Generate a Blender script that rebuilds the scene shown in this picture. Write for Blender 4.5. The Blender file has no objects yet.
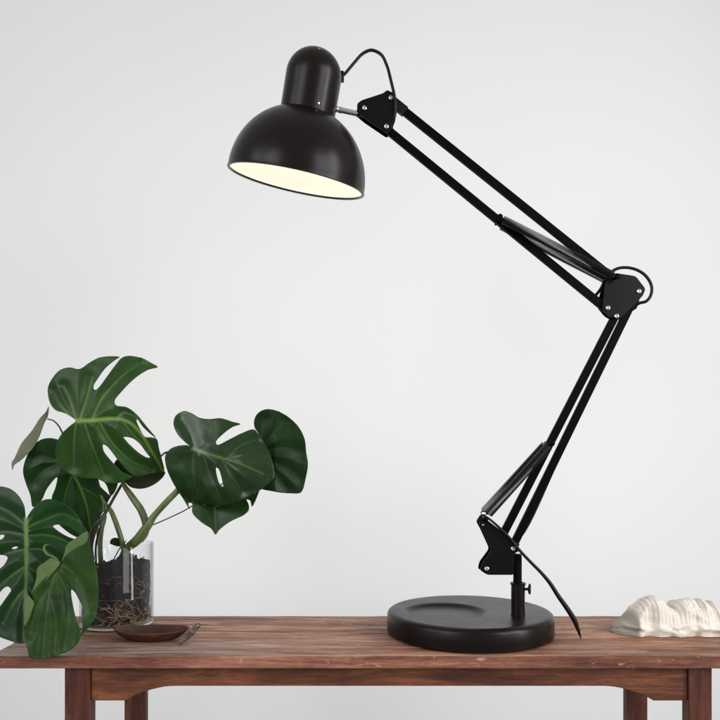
import bpy, bmesh, math, random
import numpy as np
from mathutils import Vector, Matrix
from mathutils.geometry import delaunay_2d_cdt
R = math.radians
random.seed(7)
SC = bpy.context.scene
COL = SC.collection
# ------------------------------------------------------------------ camera
TOP = 0.75                      # table top height
CZ = TOP + 0.217                # camera height
F = 700.0
cam_d = bpy.data.cameras.new('camera'); cam = bpy.data.objects.new('camera', cam_d); COL.objects.link(cam)
cam.location = (0, 0, CZ); cam.rotation_euler = (R(90), 0, 0)
cam_d.sensor_width = 36; cam_d.lens = 36*F/720; cam_d.shift_y = 100/720
cam_d.clip_start = 0.02; cam_d.clip_end = 100
SC.camera = cam
# ------------------------------------------------------------------ world, lamps, exposure
w = bpy.data.worlds.new('World'); SC.world = w; w.use_nodes = True
w.node_tree.nodes['Background'].inputs[0].default_value = (0.99, 0.995, 1.0, 1)
w.node_tree.nodes['Background'].inputs[1].default_value = 0.49
SC.view_settings.view_transform = 'Standard'; SC.view_settings.look = 'None'
SC.view_settings.exposure = 0; SC.view_settings.gamma = 1
def area(name, loc, target, sx, sy, power, col=(1, 1, 1), spread=180):
    d = bpy.data.lights.new(name, 'AREA'); d.shape = 'RECTANGLE'; d.size = sx; d.size_y = sy
    d.energy = power; d.color = col; d.spread = R(spread)
    o = bpy.data.objects.new(name, d); COL.objects.link(o); o.location = loc
    o.rotation_euler = (Vector(target)-Vector(loc)).to_track_quat('-Z', 'Y').to_euler()
    return o
area('softbox_right', (1.55, 0.10, 1.45), (-0.05, 0.80, 1.20), 0.24, 1.3, 6.8, (1, .99, .98), spread=110)
area('softbox_left', (-1.7, -0.1, 1.6), (-0.1, 0.8, 1.05), 0.5, 1.2, 3.6, spread=130)
area('front_right_softbox', (1.75, -0.9, 1.62), (0.50, 1.5, 0.55), 1.0, 1.2, 14.2, (1, .998, .995), spread=130)
area('front_left_softbox', (-1.35, -1.0, 1.62), (0.1, 1.5, 0.55), 0.9, 1.2, 9.6, (1, .998, .995), spread=130)
# ------------------------------------------------------------------ materials
def new_mat(name):
    m = bpy.data.materials.new(name); m.use_nodes = True
    nt = m.node_tree; b = nt.nodes['Principled BSDF']
    return m, nt, b
def N(nt, t, **kw):
    n = nt.nodes.new(t)
    for k, v in kw.items():
        if hasattr(n, k): setattr(n, k, v)
        else: n.inputs[k].default_value = v
    return n
def L(nt, a, b): nt.links.new(a, b)
def mapping(nt, scale, coord='Object', rot=(0, 0, 0)):
    tc = N(nt, 'ShaderNodeTexCoord'); mp = N(nt, 'ShaderNodeMapping')
    mp.inputs['Scale'].default_value = scale; mp.inputs['Rotation'].default_value = rot
    L(nt, tc.outputs[coord], mp.inputs['Vector']); return mp.outputs[0]
def noise(nt, vec, scale, detail=4, rough=.6, dist=0):
    n = N(nt, 'ShaderNodeTexNoise'); n.inputs['Scale'].default_value = scale
    n.inputs['Detail'].default_value = detail; n.inputs['Roughness'].default_value = rough
    n.inputs['Distortion'].default_value = dist; L(nt, vec, n.inputs['Vector']); return n.outputs['Fac']
def ramp(nt, fac, stops):
    r = N(nt, 'ShaderNodeValToRGB'); e = r.color_ramp.elements
    while len(e) < len(stops): e.new(.5)
    for i, (p, c) in enumerate(stops):
        e[i].position = p; e[i].color = (*c, 1) if len(c) == 3 else c
    L(nt, fac, r.inputs[0]); return r.outputs[0]
def mix(nt, fac, a, b, mode='MIX'):
    m = N(nt, 'ShaderNodeMix', data_type='RGBA', blend_type=mode)
    for s, v in ((0, fac), (6, a), (7, b)):
        if isinstance(v, (int, float)): m.inputs[s].default_value = v
        elif isinstance(v, tuple): m.inputs[s].default_value = (*v, 1)
        else: L(nt, v, m.inputs[s])
    return m.outputs[2]
def mathn(nt, op, a, b=None, clamp=False):
    m = N(nt, 'ShaderNodeMath', operation=op, use_clamp=clamp)
    for i, v in enumerate((a, b)):
        if v is None: continue
        if isinstance(v, (int, float)): m.inputs[i].default_value = v
        else: L(nt, v, m.inputs[i])
    return m.outputs[0]
def bump(nt, b, h, strength, dist=.001):
    n = N(nt, 'ShaderNodeBump'); n.inputs['Strength'].default_value = strength
    n.inputs['Distance'].default_value = dist; L(nt, h, n.inputs['Height']); L(nt, n.outputs[0], b.inputs['Normal'])

def wood(name, ramp_stops, gx=(2.2, 55, 55), rough=.62, wear=None, front_chips=False, spec=.3):
    m, nt, b = new_mat(name)
    n1 = noise(nt, mapping(nt, gx), 1.0, 8, .70, .9)
    c = ramp(nt, n1, ramp_stops)
    g2 = tuple(a*4.2 for a in gx)                       # fine fibres
    n2 = noise(nt, mapping(nt, g2), 1.3, 6, .8, .4)
    c = mix(nt, .8, c, ramp(nt, n2, [(.32, (.45, .42, .41)), (.55, (1, 1, 1)), (.85, (1.3, 1.25, 1.2))]), 'MULTIPLY')
    n3 = noise(nt, mapping(nt, tuple(a*.25+3 for a in gx)), 1.2, 5, .6)
    c = mix(nt, .7, c, ramp(nt, n3, [(.34, (.50, .44, .42)), (.60, (1.2, 1.18, 1.16))]), 'MULTIPLY')
    g4 = tuple(a*1.6 for a in gx)                       # dark open grain lines
    n4 = noise(nt, mapping(nt, g4), 1.0, 3, .6, 2.0)
    lines = ramp(nt, mathn(nt, 'ABSOLUTE', mathn(nt, 'SUBTRACT', n4, .5)), [(.0, (.42, .38, .36)), (.022, (1, 1, 1))])
    c = mix(nt, .5, c, lines, 'MULTIPLY')
    n5 = noise(nt, mapping(nt, (5, 11, 11)), 1.6, 6, .7, .6)    # blotchy old finish
    c = mix(nt, .6, c, ramp(nt, n5, [(.36, (.70, .58, .54)), (.62, (1.18, 1.12, 1.08))]), 'MULTIPLY')
    if wear:
        nw = noise(nt, mapping(nt, (7, 46, 46)), 1.0, 8, .78, 1.5)
        f = ramp(nt, nw, [(wear[0], (0, 0, 0)), (wear[0]+.10, (1, 1, 1))])
        c = mix(nt, mathn(nt, 'MULTIPLY', f, wear[2]), c, wear[1])
        # greyed, sun bleached streak along the front left board
        tc = N(nt, 'ShaderNodeTexCoord'); sx = N(nt, 'ShaderNodeSeparateXYZ'); L(nt, tc.outputs['Object'], sx.inputs[0])
        mr = N(nt, 'ShaderNodeMapRange'); L(nt, sx.outputs[0], mr.inputs[0])
        for i, q in enumerate((.06, -.28, 0, 1)): mr.inputs[i+1].default_value = q
        my = N(nt, 'ShaderNodeMapRange'); L(nt, sx.outputs[1], my.inputs[0])
        for i, q in enumerate((.87, .80, 0, 1)): my.inputs[i+1].default_value = q
        g = mathn(nt, 'MULTIPLY', mr.outputs[0], my.outputs[0])
        g = mathn(nt, 'MULTIPLY', g, ramp(nt, n1, [(.38, (.15,)*3), (.56, (1,)*3)]))
        c = mix(nt, mathn(nt, 'MULTIPLY', g, .8), c, mix(nt, 1.0, (.36, .32, .30), ramp(nt, n2, [(.3, (.5,)*3), (.7, (1.2,)*3)]), 'MULTIPLY'))
        ns = noise(nt, mapping(nt, (16, 28, 28), rot=(0, 0, .5)), 1.0, 2, .5, 1.2)     # pale scratches
        nm = noise(nt, mapping(nt, (9, 9, 9)), 1.0, 2, .5)
        sc = mathn(nt, 'MULTIPLY', ramp(nt, mathn(nt, 'ABSOLUTE', mathn(nt, 'SUBTRACT', ns, .5)), [(.0, (1,)*3), (.006, (0,)*3)]), ramp(nt, nm, [(.55, (0,)*3), (.62, (1,)*3)]))
        c = mix(nt, mathn(nt, 'MULTIPLY', sc, .7), c, (.62, .54, .48))
    if front_chips:
        nc = noise(nt, mapping(nt, (50, 130, 150)), 1.0, 6, .8, .6)
        f = ramp(nt, nc, [(.595, (0, 0, 0)), (.66, (1, 1, 1))])
        c = mix(nt, mathn(nt, 'MULTIPLY', f, .55), c, (.58, .43, .36))
        f = ramp(nt, noise(nt, mapping(nt, (40, 90, 90)), 1.0, 5, .7), [(.60, (0, 0, 0)), (.72, (1, 1, 1))])
        c = mix(nt, mathn(nt, 'MULTIPLY', f, .5), c, (.07, .03, .02))
    L(nt, c, b.inputs['Base Color'])
    b.inputs['Specular IOR Level'].default_value = spec
    L(nt, ramp(nt, n2, [(.3, (rough+.15,)*3), (.7, (rough-.05,)*3)]), b.inputs['Roughness'])
    h = mathn(nt, 'ADD', n1, mathn(nt, 'MULTIPLY', n2, .9))
    bump(nt, b, h, .7, .0014)
    return m
M = {}
M['top'] = wood('weathered_table_wood', [(.33, (.115, .042, .024)), (.48, (.335, .160, .098)), (.65, (.57, .355, .245))],
                (4.6, 62, 62), .52, wear=(.54, (.58, .42, .33), .55), spec=.32)
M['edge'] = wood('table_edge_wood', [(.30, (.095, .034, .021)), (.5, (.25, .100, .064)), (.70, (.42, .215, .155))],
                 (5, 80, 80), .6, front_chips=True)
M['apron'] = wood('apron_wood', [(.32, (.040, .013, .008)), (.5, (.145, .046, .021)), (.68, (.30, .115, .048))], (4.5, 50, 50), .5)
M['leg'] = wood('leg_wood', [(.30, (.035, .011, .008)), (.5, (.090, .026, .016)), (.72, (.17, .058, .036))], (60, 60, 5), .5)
M['dish'] = wood('dish_wood', [(.3, (.022, .007, .004)), (.5, (.065, .020, .009)), (.72, (.15, .05, .02))], (14, 90, 90), .34, spec=.5)

def paint(name, col, rough, spec=.5, bmp=.04):
    m, nt, b = new_mat(name)
    v = mapping(nt, (1, 1, 1))
    n = noise(nt, v, 30, 3, .6)
    b.inputs['Base Color'].default_value = (*col, 1)
    n0 = noise(nt, v, 190, 6, .75, .8)
    L(nt, mathn(nt, 'ADD', mathn(nt, 'ADD', mathn(nt, 'MULTIPLY', n, .16), mathn(nt, 'MULTIPLY', n0, .10)), rough-.12), b.inputs['Roughness'])
    nd = noise(nt, v, 420, 4, .8)          # specks of dust
    L(nt, mix(nt, ramp(nt, nd, [(.70, (0, 0, 0)), (.78, (.05,)*3)]), col, (.25, .23, .21)), b.inputs['Base Color'])
    b.inputs['Specular IOR Level'].default_value = spec
    n2 = noise(nt, v, 1400, 2, .5); bump(nt, b, n2, bmp, .0003)
    return m
M['black'] = paint('satin_black_paint', (.0050, .0026, .0022), .30, .20)
M['arm'] = paint('black_arm_paint', (.0016, .0015, .0015), .5, .05)
M['plate'] = paint('black_plate_paint', (.0030, .0026, .0025), .34, .14)
M['plastic'] = paint('black_plastic', (.003, .003, .003), .5, .2)
M['cable'] = paint('black_cable_rubber', (.003, .003, .003), .42, .25)
def metal(name, col, rough):
    m, nt, b = new_mat(name); b.inputs['Base Color'].default_value = (*col, 1)
    b.inputs['Metallic'].default_value = 1
    n = noise(nt, mapping(nt, (1, 1, 1)), 300, 2, .5)
    L(nt, mathn(nt, 'ADD', mathn(nt, 'MULTIPLY', n, .1), rough), b.inputs['Roughness'])
    return m
M['chrome'] = metal('chrome', (.58, .57, .56), .12)
M['spring'] = paint('blackened_spring_steel', (.006, .006, .006), .35, .3)
m, nt, b = new_mat('white_enamel_lining'); b.inputs['Base Color'].default_value = (.86, .85, .78, 1); b.inputs['Roughness'].default_value = .5
M['lining'] = m
m, nt, b = new_mat('lit_bulb'); b.inputs['Base Color'].default_value = (1, 1, .95, 1)
b.inputs['Emission Color'].default_value = (1, .96, .87, 1); b.inputs['Emission Strength'].default_value = 5.6
M['bulb'] = m
m, nt, b = new_mat('porcelain'); b.inputs['Base Color'].default_value = (.7, .7, .66, 1); M['porcelain'] = m
# wall: painted plaster
m, nt, b = new_mat('white_plaster')
v = mapping(nt, (1, 1, 1)); n = noise(nt, v, 1.1, 3, .5)
L(nt, ramp(nt, n, [(.3, (.775, .775, .777)), (.7, (.815, .815, .815))]), b.inputs['Base Color'])
b.inputs['Roughness'].default_value = .85; b.inputs['Specular IOR Level'].default_value = .15
bump(nt, b, noise(nt, v, 45, 5, .65), .10, .002); M['wall'] = m
m, nt, b = new_mat('pale_grey_floor'); v = mapping(nt, (1, 1, 1))
L(nt, ramp(nt, noise(nt, v, 6, 4), [(.3, (.34, .34, .34)), (.7, (.42, .42, .41))]), b.inputs['Base Color']); b.inputs['Roughness'].default_value = .6
M['floor'] = m
# leaves
def leafmat(name, dark, light, vein, rough=.34, spec=.20):
    m, nt, b = new_mat(name)
    v = mapping(nt, (1, 1, 1))
    c = ramp(nt, noise(nt, v, 26, 4, .6, .4), [(.3, dark), (.72, light)])
    c = mix(nt, .35, c, ramp(nt, noise(nt, v, 420, 3, .7), [(.35, (.62,)*3), (.7, (1.3,)*3)]), 'MULTIPLY')
    at = N(nt, 'ShaderNodeAttribute', attribute_name='vein')
    c = mix(nt, at.outputs['Fac'], c, vein)
    L(nt, c, b.inputs['Base Color'])
    L(nt, ramp(nt, noise(nt, v, 24, 4, .6), [(.3, (rough-.06,)*3), (.7, (rough+.10,)*3)]), b.inputs['Roughness'])
    b.inputs['Specular IOR Level'].default_value = spec
    bump(nt, b, mathn(nt, 'ADD', noise(nt, v, 30, 2, .45), mathn(nt, 'MULTIPLY', noise(nt, v, 900, 2), .05)), .20, .002)
    return m
M['leafA'] = leafmat('leaf_green', (.012, .038, .006), (.024, .068, .012), (.20, .30, .06))
M['leafC'] = leafmat('leaf_cool_green', (.005, .026, .005), (.012, .046, .009), (.12, .22, .04))
M['leafD'] = leafmat('leaf_bright_green', (.008, .025, .003), (.017, .056, .005), (.04, .09, .02), .42)
M['leafE'] = leafmat('leaf_deep_green', (.0035, .016, .0025), (.008, .032, .005), (.05, .11, .02), .42)
M['leafG'] = leafmat('leaf_glossy_green', (.0045, .019, .0025), (.011, .040, .005), (.09, .16, .035), .27, .38)
M['under'] = leafmat('leaf_underside', (.055, .10, .028), (.09, .15, .045), (.14, .22, .08), .6, .25)
M['olive'] = leafmat('leaf_olive_underside', (.022, .030, .010), (.05, .062, .022), (.07, .08, .03), .55, .3)
M['greyleaf'] = leafmat('leaf_grey_underside', (.10, .11, .065), (.16, .165, .11), (.10, .13, .05), .6, .3)
def stemmat(name, a, c2):
    m, nt, b = new_mat(name)
    n = noise(nt, mapping(nt, (120, 120, 14)), 1, 4, .6)
    L(nt, ramp(nt, n, [(.3, a), (.7, c2)]), b.inputs['Base Color']); b.inputs['Roughness'].default_value = .42
    bump(nt, b, n, .25, .0006); return m
M['stem'] = stemmat('green_petiole', (.032, .055, .010), (.10, .14, .035))
M['stemdark'] = stemmat('dark_petiole', (.006, .006, .004), (.016, .016, .008))
# soil
m, nt, b = new_mat('dark_potting_soil'); v = mapping(nt, (1, 1, 1))
n = noise(nt, v, 170, 6, .75)
L(nt, ramp(nt, n, [(.38, (.004, .004, .006)), (.58, (.011, .009, .010)), (.76, (.055, .035, .025))]), b.inputs['Base Color'])
b.inputs['Roughness'].default_value = .8; bump(nt, b, n, 1, .004); M['soil'] = m
m, nt, b = new_mat('tan_root'); n = noise(nt, mapping(nt, (1, 1, 1)), 120, 4)
L(nt, ramp(nt, n, [(.38, (.07, .034, .018)), (.70, (.38, .25, .14))]), b.inputs['Base Color']); b.inputs['Roughness'].default_value = .7; M['root'] = m
# thin clear glass: fresnel mix of see-through and gloss
m = bpy.data.materials.new('clear_glass'); m.use_nodes = True; nt = m.node_tree; nt.nodes.clear()
out = N(nt, 'ShaderNodeOutputMaterial'); tr = N(nt, 'ShaderNodeBsdfTransparent'); gl = N(nt, 'ShaderNodeBsdfGlossy'); gl.inputs['Roughness'].default_value = .02
lw = N(nt, 'ShaderNodeLayerWeight'); lw.inputs[0].default_value = .5
p5 = mathn(nt, 'POWER', lw.outputs['Facing'], 4.0)
L(nt, mix(nt, p5, (.985, .99, .99), (.42, .45, .46)), tr.inputs[0])
ms = N(nt, 'ShaderNodeMixShader'); L(nt, mathn(nt, 'ADD', mathn(nt, 'MULTIPLY', p5, .28), .022), ms.inputs[0])
L(nt, tr.outputs[0], ms.inputs[1]); L(nt, gl.outputs[0], ms.inputs[2]); L(nt, ms.outputs[0], out.inputs[0])
M['glass'] = m
m, nt, b = new_mat('thick_glass_base'); b.inputs['Base Color'].default_value = (.80, .82, .82, 1)
b.inputs['Roughness'].default_value = .12; b.inputs['Transmission Weight'].default_value = .35; M['glassbase'] = m
# cloth
m, nt, b = new_mat('cream_ribbed_cloth')
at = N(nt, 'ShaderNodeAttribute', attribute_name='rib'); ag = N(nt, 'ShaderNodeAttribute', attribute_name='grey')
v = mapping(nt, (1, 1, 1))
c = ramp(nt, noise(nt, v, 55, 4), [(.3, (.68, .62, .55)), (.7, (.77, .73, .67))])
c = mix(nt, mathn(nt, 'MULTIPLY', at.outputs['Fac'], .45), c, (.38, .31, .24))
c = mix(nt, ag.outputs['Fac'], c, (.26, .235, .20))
L(nt, c, b.inputs['Base Color']); b.inputs['Roughness'].default_value = .9; b.inputs['Specular IOR Level'].default_value = .1
bump(nt, b, noise(nt, v, 500, 3, .6), .35, .0008); M['cloth'] = m
# twig
m, nt, b = new_mat('grey_bark'); n = noise(nt, mapping(nt, (1, 1, 1)), 190, 5, .7, .5)
L(nt, ramp(nt, n, [(.38, (.02, .017, .014)), (.55, (.085, .060, .044)), (.68, (.30, .25, .20))]), b.inputs['Base Color'])
b.inputs['Roughness'].default_value = .7; bump(nt, b, n, .8, .0015); M['bark'] = m
m, nt, b = new_mat('cut_twig_end'); b.inputs['Base Color'].default_value = (.16, .075, .04, 1); b.inputs['Roughness'].default_value = .7; M['cut'] = m

# ------------------------------------------------------------------ helpers
def P(px, py, d):
    """a point seen at photo pixel px,py standing d metres in front of the camera"""
    return Vector(((px-360)/F*d, d, CZ+(460-py)/F*d))
def tag(o, label=None, cat=None, group=None, kind=None):
    for k, v in (('label', label), ('category', cat), ('group', group), ('kind', kind)):
        if v: o[k] = v
    return o
def empty(name, loc, label, cat):
    o = bpy.data.objects.new(name, None); COL.objects.link(o); o.location = loc; o.empty_display_size = .02
    bpy.context.view_layer.update()
    return tag(o, label, cat)
def obj(name, bm, mats, parent=None, smooth=True, bevel=0, segs=2, sharp=40):
    me = bpy.data.meshes.new(name); bm.normal_update(); bm.to_mesh(me); bm.free()
    for mt in (mats if isinstance(mats, (list, tuple)) else [mats]): me.materials.append(mt)
    o = bpy.data.objects.new(name, me); COL.objects.link(o)
    if smooth:
        me.polygons.foreach_set('use_smooth', [True]*len(me.polygons))
        try: me.set_sharp_from_angle(angle=R(sharp))
        except Exception: pass
    if bevel:
        md = o.modifiers.new('bevel', 'BEVEL'); md.width = bevel; md.segments = segs; md.limit_method = 'ANGLE'; md.angle_limit = R(35)
    if parent:
        o.parent = parent
        mw = Matrix.Identity(4); p = parent
        while p: mw = p.matrix_basis @ mw if False else Matrix.Translation(p.location) @ mw; p = None
        # meshes are modelled in world space; things sit at a plain translation, parts at the origin of their thing
        root = parent
        while root.parent: root = root.parent
        if root is parent: o.matrix_parent_inverse = Matrix.Translation(-root.location)
    return o
def box(bm, x0, x1, y0, y1, z0, z1, mi=0):
    vs = [bm.verts.new((x, y, z)) for x in (x0, x1) for y in (y0, y1) for z in (z0, z1)]
    fs = []
    for f in ((0, 1, 3, 2), (4, 6, 7, 5), (0, 4, 5, 1), (2, 3, 7, 6), (0, 2, 6, 4), (1, 5, 7, 3)):
        fc = bm.faces.new([vs[i] for i in f]); fc.material_index = mi; fs.append(fc)
    return fs
def catmull(pts, n=6, closed=False):
    P_ = [np.array(p, float) for p in pts]; out = []
    m = len(P_)
    rng = range(m) if closed else range(m-1)
    for i in rng:
        if closed: a, b, c, d = P_[i-1], P_[i], P_[(i+1) % m], P_[(i+2) % m]
        else:
            b, c = P_[i], P_[i+1]
            a = P_[i-1] if i > 0 else 2*b-c
            d = P_[i+2] if i+2 < m else 2*c-b
        t0 = 0; e = 1e-6
        t1 = t0+max(np.linalg.norm(b-a), e)**.5; t2 = t1+max(np.linalg.norm(c-b), e)**.5; t3 = t2+max(np.linalg.norm(d-c), e)**.5
        for k in range(n):
            t = t1+(t2-t1)*k/n
            A1 = (t1-t)/(t1-t0)*a+(t-t0)/(t1-t0)*b; A2 = (t2-t)/(t2-t1)*b+(t-t1)/(t2-t1)*c; A3 = (t3-t)/(t3-t2)*c+(t-t2)/(t3-t2)*d
            B1 = (t2-t)/(t2-t0)*A1+(t-t0)/(t2-t0)*A2; B2 = (t3-t)/(t3-t1)*A2+(t-t1)/(t3-t1)*A3
            out.append((t2-t)/(t2-t1)*B1+(t-t1)/(t2-t1)*B2)
    if not closed: out.append(P_[-1])
    return out
def tube(bm, pts, rad, n=10, caps=True, flat=1.0, mi=0):
    pts = [Vector(p) for p in pts]; m = len(pts)
    if not hasattr(rad, '__len__'): rad = [rad]*m
    rings = []; nrm = None
    for i in range(m):
        t = (pts[min(i+1, m-1)]-pts[max(i-1, 0)]).normalized()
        if nrm is None:
            nrm = t.orthogonal().normalized()
        nrm = (nrm-t*nrm.dot(t)).normalized(); bn = t.cross(nrm)
        rings.append([bm.verts.new(pts[i]+(nrm*math.cos(a)+bn*math.sin(a)*flat)*rad[i]) for a in (2*math.pi*k/n for k in range(n))])
    for i in range(m-1):
        for k in range(n):
            f = bm.faces.new((rings[i][k], rings[i][(k+1) % n], rings[i+1][(k+1) % n], rings[i+1][k])); f.material_index = mi
    if caps:
        bm.faces.new(list(reversed(rings[0]))).material_index = mi; bm.faces.new(rings[-1]).material_index = mi
def smooth_tube(bm, pts, rads, n=10, sub=8, **kw):
    """pts 3-D, rads one per point or a number"""
    if not hasattr(rads, '__len__'): rads = [rads]*len(pts)
    q = catmull([tuple(p)+(r*50,) for p, r in zip(pts, rads)], sub)
    tube(bm, [x[:3] for x in q], [x[3]/50 for x in q], n, **kw)
def lathe(bm, prof, origin, axis=(0, 0, 1), n=64, mi=0, close=False):
    """prof: list of (r, h); r = 0 closes the end"""
    o = Vector(origin); u = Vector(axis).normalized(); a = u.orthogonal().normalized(); b = u.cross(a)
    rings = []
    for r, h in prof:
        if r <= 1e-9: rings.append([bm.verts.new(o+u*h)])
        else: rings.append([bm.verts.new(o+u*h+(a*math.cos(t)+b*math.sin(t))*r) for t in (2*math.pi*k/n for k in range(n))])
    pairs = list(zip(rings, rings[1:]))
    if close: pairs.append((rings[-1], rings[0]))
    for r0, r1 in pairs:
        for k in range(n):
            k2 = (k+1) % n
            if len(r0) == 1 and len(r1) == 1: continue
            if len(r0) == 1: f = bm.faces.new((r0[0], r1[k2], r1[k]))
            elif len(r1) == 1: f = bm.faces.new((r0[k], r0[k2], r1[0]))
            else: f = bm.faces.new((r0[k], r0[k2], r1[k2], r1[k]))
            f.material_index = mi
def prism(bm, poly, y0, y1, mi=0):
    """poly of (x, z) extruded in y"""
    a = [bm.verts.new((x, y0, z)) for x, z in poly]; b = [bm.verts.new((x, y1, z)) for x, z in poly]
    n = len(poly)
    bm.faces.new(a); bm.faces.new(list(reversed(b)))
    for i in range(n): bm.faces.new((a[i], b[i], b[(i+1) % n], a[(i+1) % n]))
    bmesh.ops.recalc_face_normals(bm, faces=bm.faces)
def vnoise(x, y, z=0, s=0):
    from mathutils import noise as nz
    return nz.noise(Vector((x, y, z+s*17.3)))

# ------------------------------------------------------------------ setting
bm = bmesh.new(); box(bm, -3.2, 3.2, 1.55, 1.65, 0, 3.4); tag(obj('wall', bm, M['wall'], smooth=False), kind='structure')
bm = bmesh.new(); box(bm, -3.2, 3.2, -3, 1.55, -.1, 0); tag(obj('floor', bm, M['floor'], smooth=False), kind='structure')

# ------------------------------------------------------------------ table
table = empty('wooden_table', (0, .875, 0), 'long narrow worn reddish brown wooden table carrying the lamp, plant, dish and cloth', 'table')
FX, BX = .775, .974            # front and back of the top
XL, XR = -.411, .62
UND = TOP-.0140
bm = bmesh.new()
ys = [FX, .826, .874, .925, BX]
for i in range(4):
    z1 = TOP-(0.0002*(i % 2)); g = .0006
    box(bm, XL-(.001 if i % 2 else 0), XR, ys[i]+(g if i else 0), ys[i+1]-(g if i < 3 else 0), UND, z1)
bmesh.ops.subdivide_edges(bm, edges=[e for e in bm.edges if abs(e.verts[0].co.x-e.verts[1].co.x) > .5], cuts=90, use_grid_fill=True)
for v_ in bm.verts:            # worn, slightly uneven edges
    if v_.co.y < FX+.0001: v_.co.y += .0007*vnoise(v_.co.x*38, 0, v_.co.z*30)+.0003*vnoise(v_.co.x*140, 1, v_.co.z*60)
    if v_.co.z > UND+.005: v_.co.z += .0004*vnoise(v_.co.x*20, v_.co.y*60, 3)+.0002*vnoise(v_.co.x*110, v_.co.y*40, 5)
bm.normal_update()
for f in bm.faces:
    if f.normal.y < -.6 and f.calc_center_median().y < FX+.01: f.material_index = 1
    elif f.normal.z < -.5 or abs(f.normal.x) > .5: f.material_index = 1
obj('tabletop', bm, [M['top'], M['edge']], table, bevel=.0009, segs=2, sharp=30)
# legs (taper none), front and back
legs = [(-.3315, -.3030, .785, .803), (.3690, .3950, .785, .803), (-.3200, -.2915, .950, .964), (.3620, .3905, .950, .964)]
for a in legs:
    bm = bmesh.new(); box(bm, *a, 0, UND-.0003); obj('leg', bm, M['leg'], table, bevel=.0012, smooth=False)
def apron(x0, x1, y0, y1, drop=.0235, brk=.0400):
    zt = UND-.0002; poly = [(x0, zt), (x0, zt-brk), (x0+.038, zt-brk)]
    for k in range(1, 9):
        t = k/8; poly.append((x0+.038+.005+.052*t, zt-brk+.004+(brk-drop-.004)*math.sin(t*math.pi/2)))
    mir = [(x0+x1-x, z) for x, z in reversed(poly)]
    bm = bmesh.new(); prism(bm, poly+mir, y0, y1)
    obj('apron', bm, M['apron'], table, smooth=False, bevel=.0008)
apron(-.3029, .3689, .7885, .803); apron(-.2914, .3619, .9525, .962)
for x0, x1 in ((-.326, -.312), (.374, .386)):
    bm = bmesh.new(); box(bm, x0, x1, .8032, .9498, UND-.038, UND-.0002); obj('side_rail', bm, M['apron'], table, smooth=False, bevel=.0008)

# ------------------------------------------------------------------ desk lamp
LD = .856                      # the arms swing in this plane
LB = Vector(((469-360)/F*.885, .882, TOP))
lamp = empty('desk_lamp', LB, 'tall black swing arm desk lamp with springs, lit dome shade and round base', 'lamp')
# base: heavy disc with a shallow tray pressed into its top
bm = bmesh.new(); RB = .1035; HB = .0275
prof = [(0, 0), (RB-.004, 0), (RB, .002), (RB+.0002, .010), (RB-.0001, HB-.0055), (RB-.0012, HB-.0026), (RB-.0035, HB-.0007), (RB-.0075, HB)]
prof += [(RB-.0075-(RB-.0075)*k/60, HB) for k in range(1, 60)] + [(0, HB)]
lathe(bm, prof, LB+Vector((0, 0, .0004)), n=160)
dc = Vector((LB.x-.031, LB.y-.006)); dr = .052
for v_ in bm.verts:
    if v_.co.z > TOP+HB-.0005:
        q = (Vector((v_.co.x, v_.co.y))-dc).length
        t = min(max((dr-q)/.010, 0), 1); t = t*t*(3-2*t)
        v_.co.z -= .0042*t
bmesh.ops.recalc_face_normals(bm, faces=bm.faces)
base = obj('base', bm, M['black'], lamp, sharp=60)
# socket tube on the base, with collar and thumbscrew
cx = (518-360)/F*LD; zb = TOP+HB
def Z(py, d=LD): return CZ+(460-py)/F*d
def X(px, d=LD): return (px-360)/F*d
bm = bmesh.new(); zc = Z(582.5)
lathe(bm, [(0, zb-.001), (.0088, zb-.001), (.0088, zb+.0015), (.0083, zb+.002), (.0083, zc-.0025), (.0092, zc-.0024), (.0094, zc-.0004), (.0088, zc), (.0062, zc), (.006, zc-.002), (0, zc-.002)], (cx, LD, 0), n=40)
obj('socket', bm, M['black'], lamp)
bm = bmesh.new(); px0 = Vector((cx+.008, LD-.001, Z(589)))
tube(bm, [px0, px0+Vector((.0045, 0, 0))], .0017, 14)
for s in (0,):
    prof = [(0, -.0014), (.004, -.0014), (.0048, 0), (.004, .0014), (0, .0014)]
    lathe(bm, prof, px0+Vector((.0058, 0, 0)), axis=(.93, -.37, 0), n=24)
for v_ in bm.verts:
    if v_.co.x > px0.x+.0046: v_.co.z = px0.z+(v_.co.z-px0.z)*1.45
obj('thumbscrew', bm, M['plastic'], lamp)
bm = bmesh.new()
lathe(bm, [(0, zc-.012), (.0052, zc-.012), (.0052, Z(557)), (.0046, Z(554)), (0, Z(553.5))], (X(517.5), LD, 0), n=28)
obj('post', bm, M['arm'], lamp)

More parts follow.
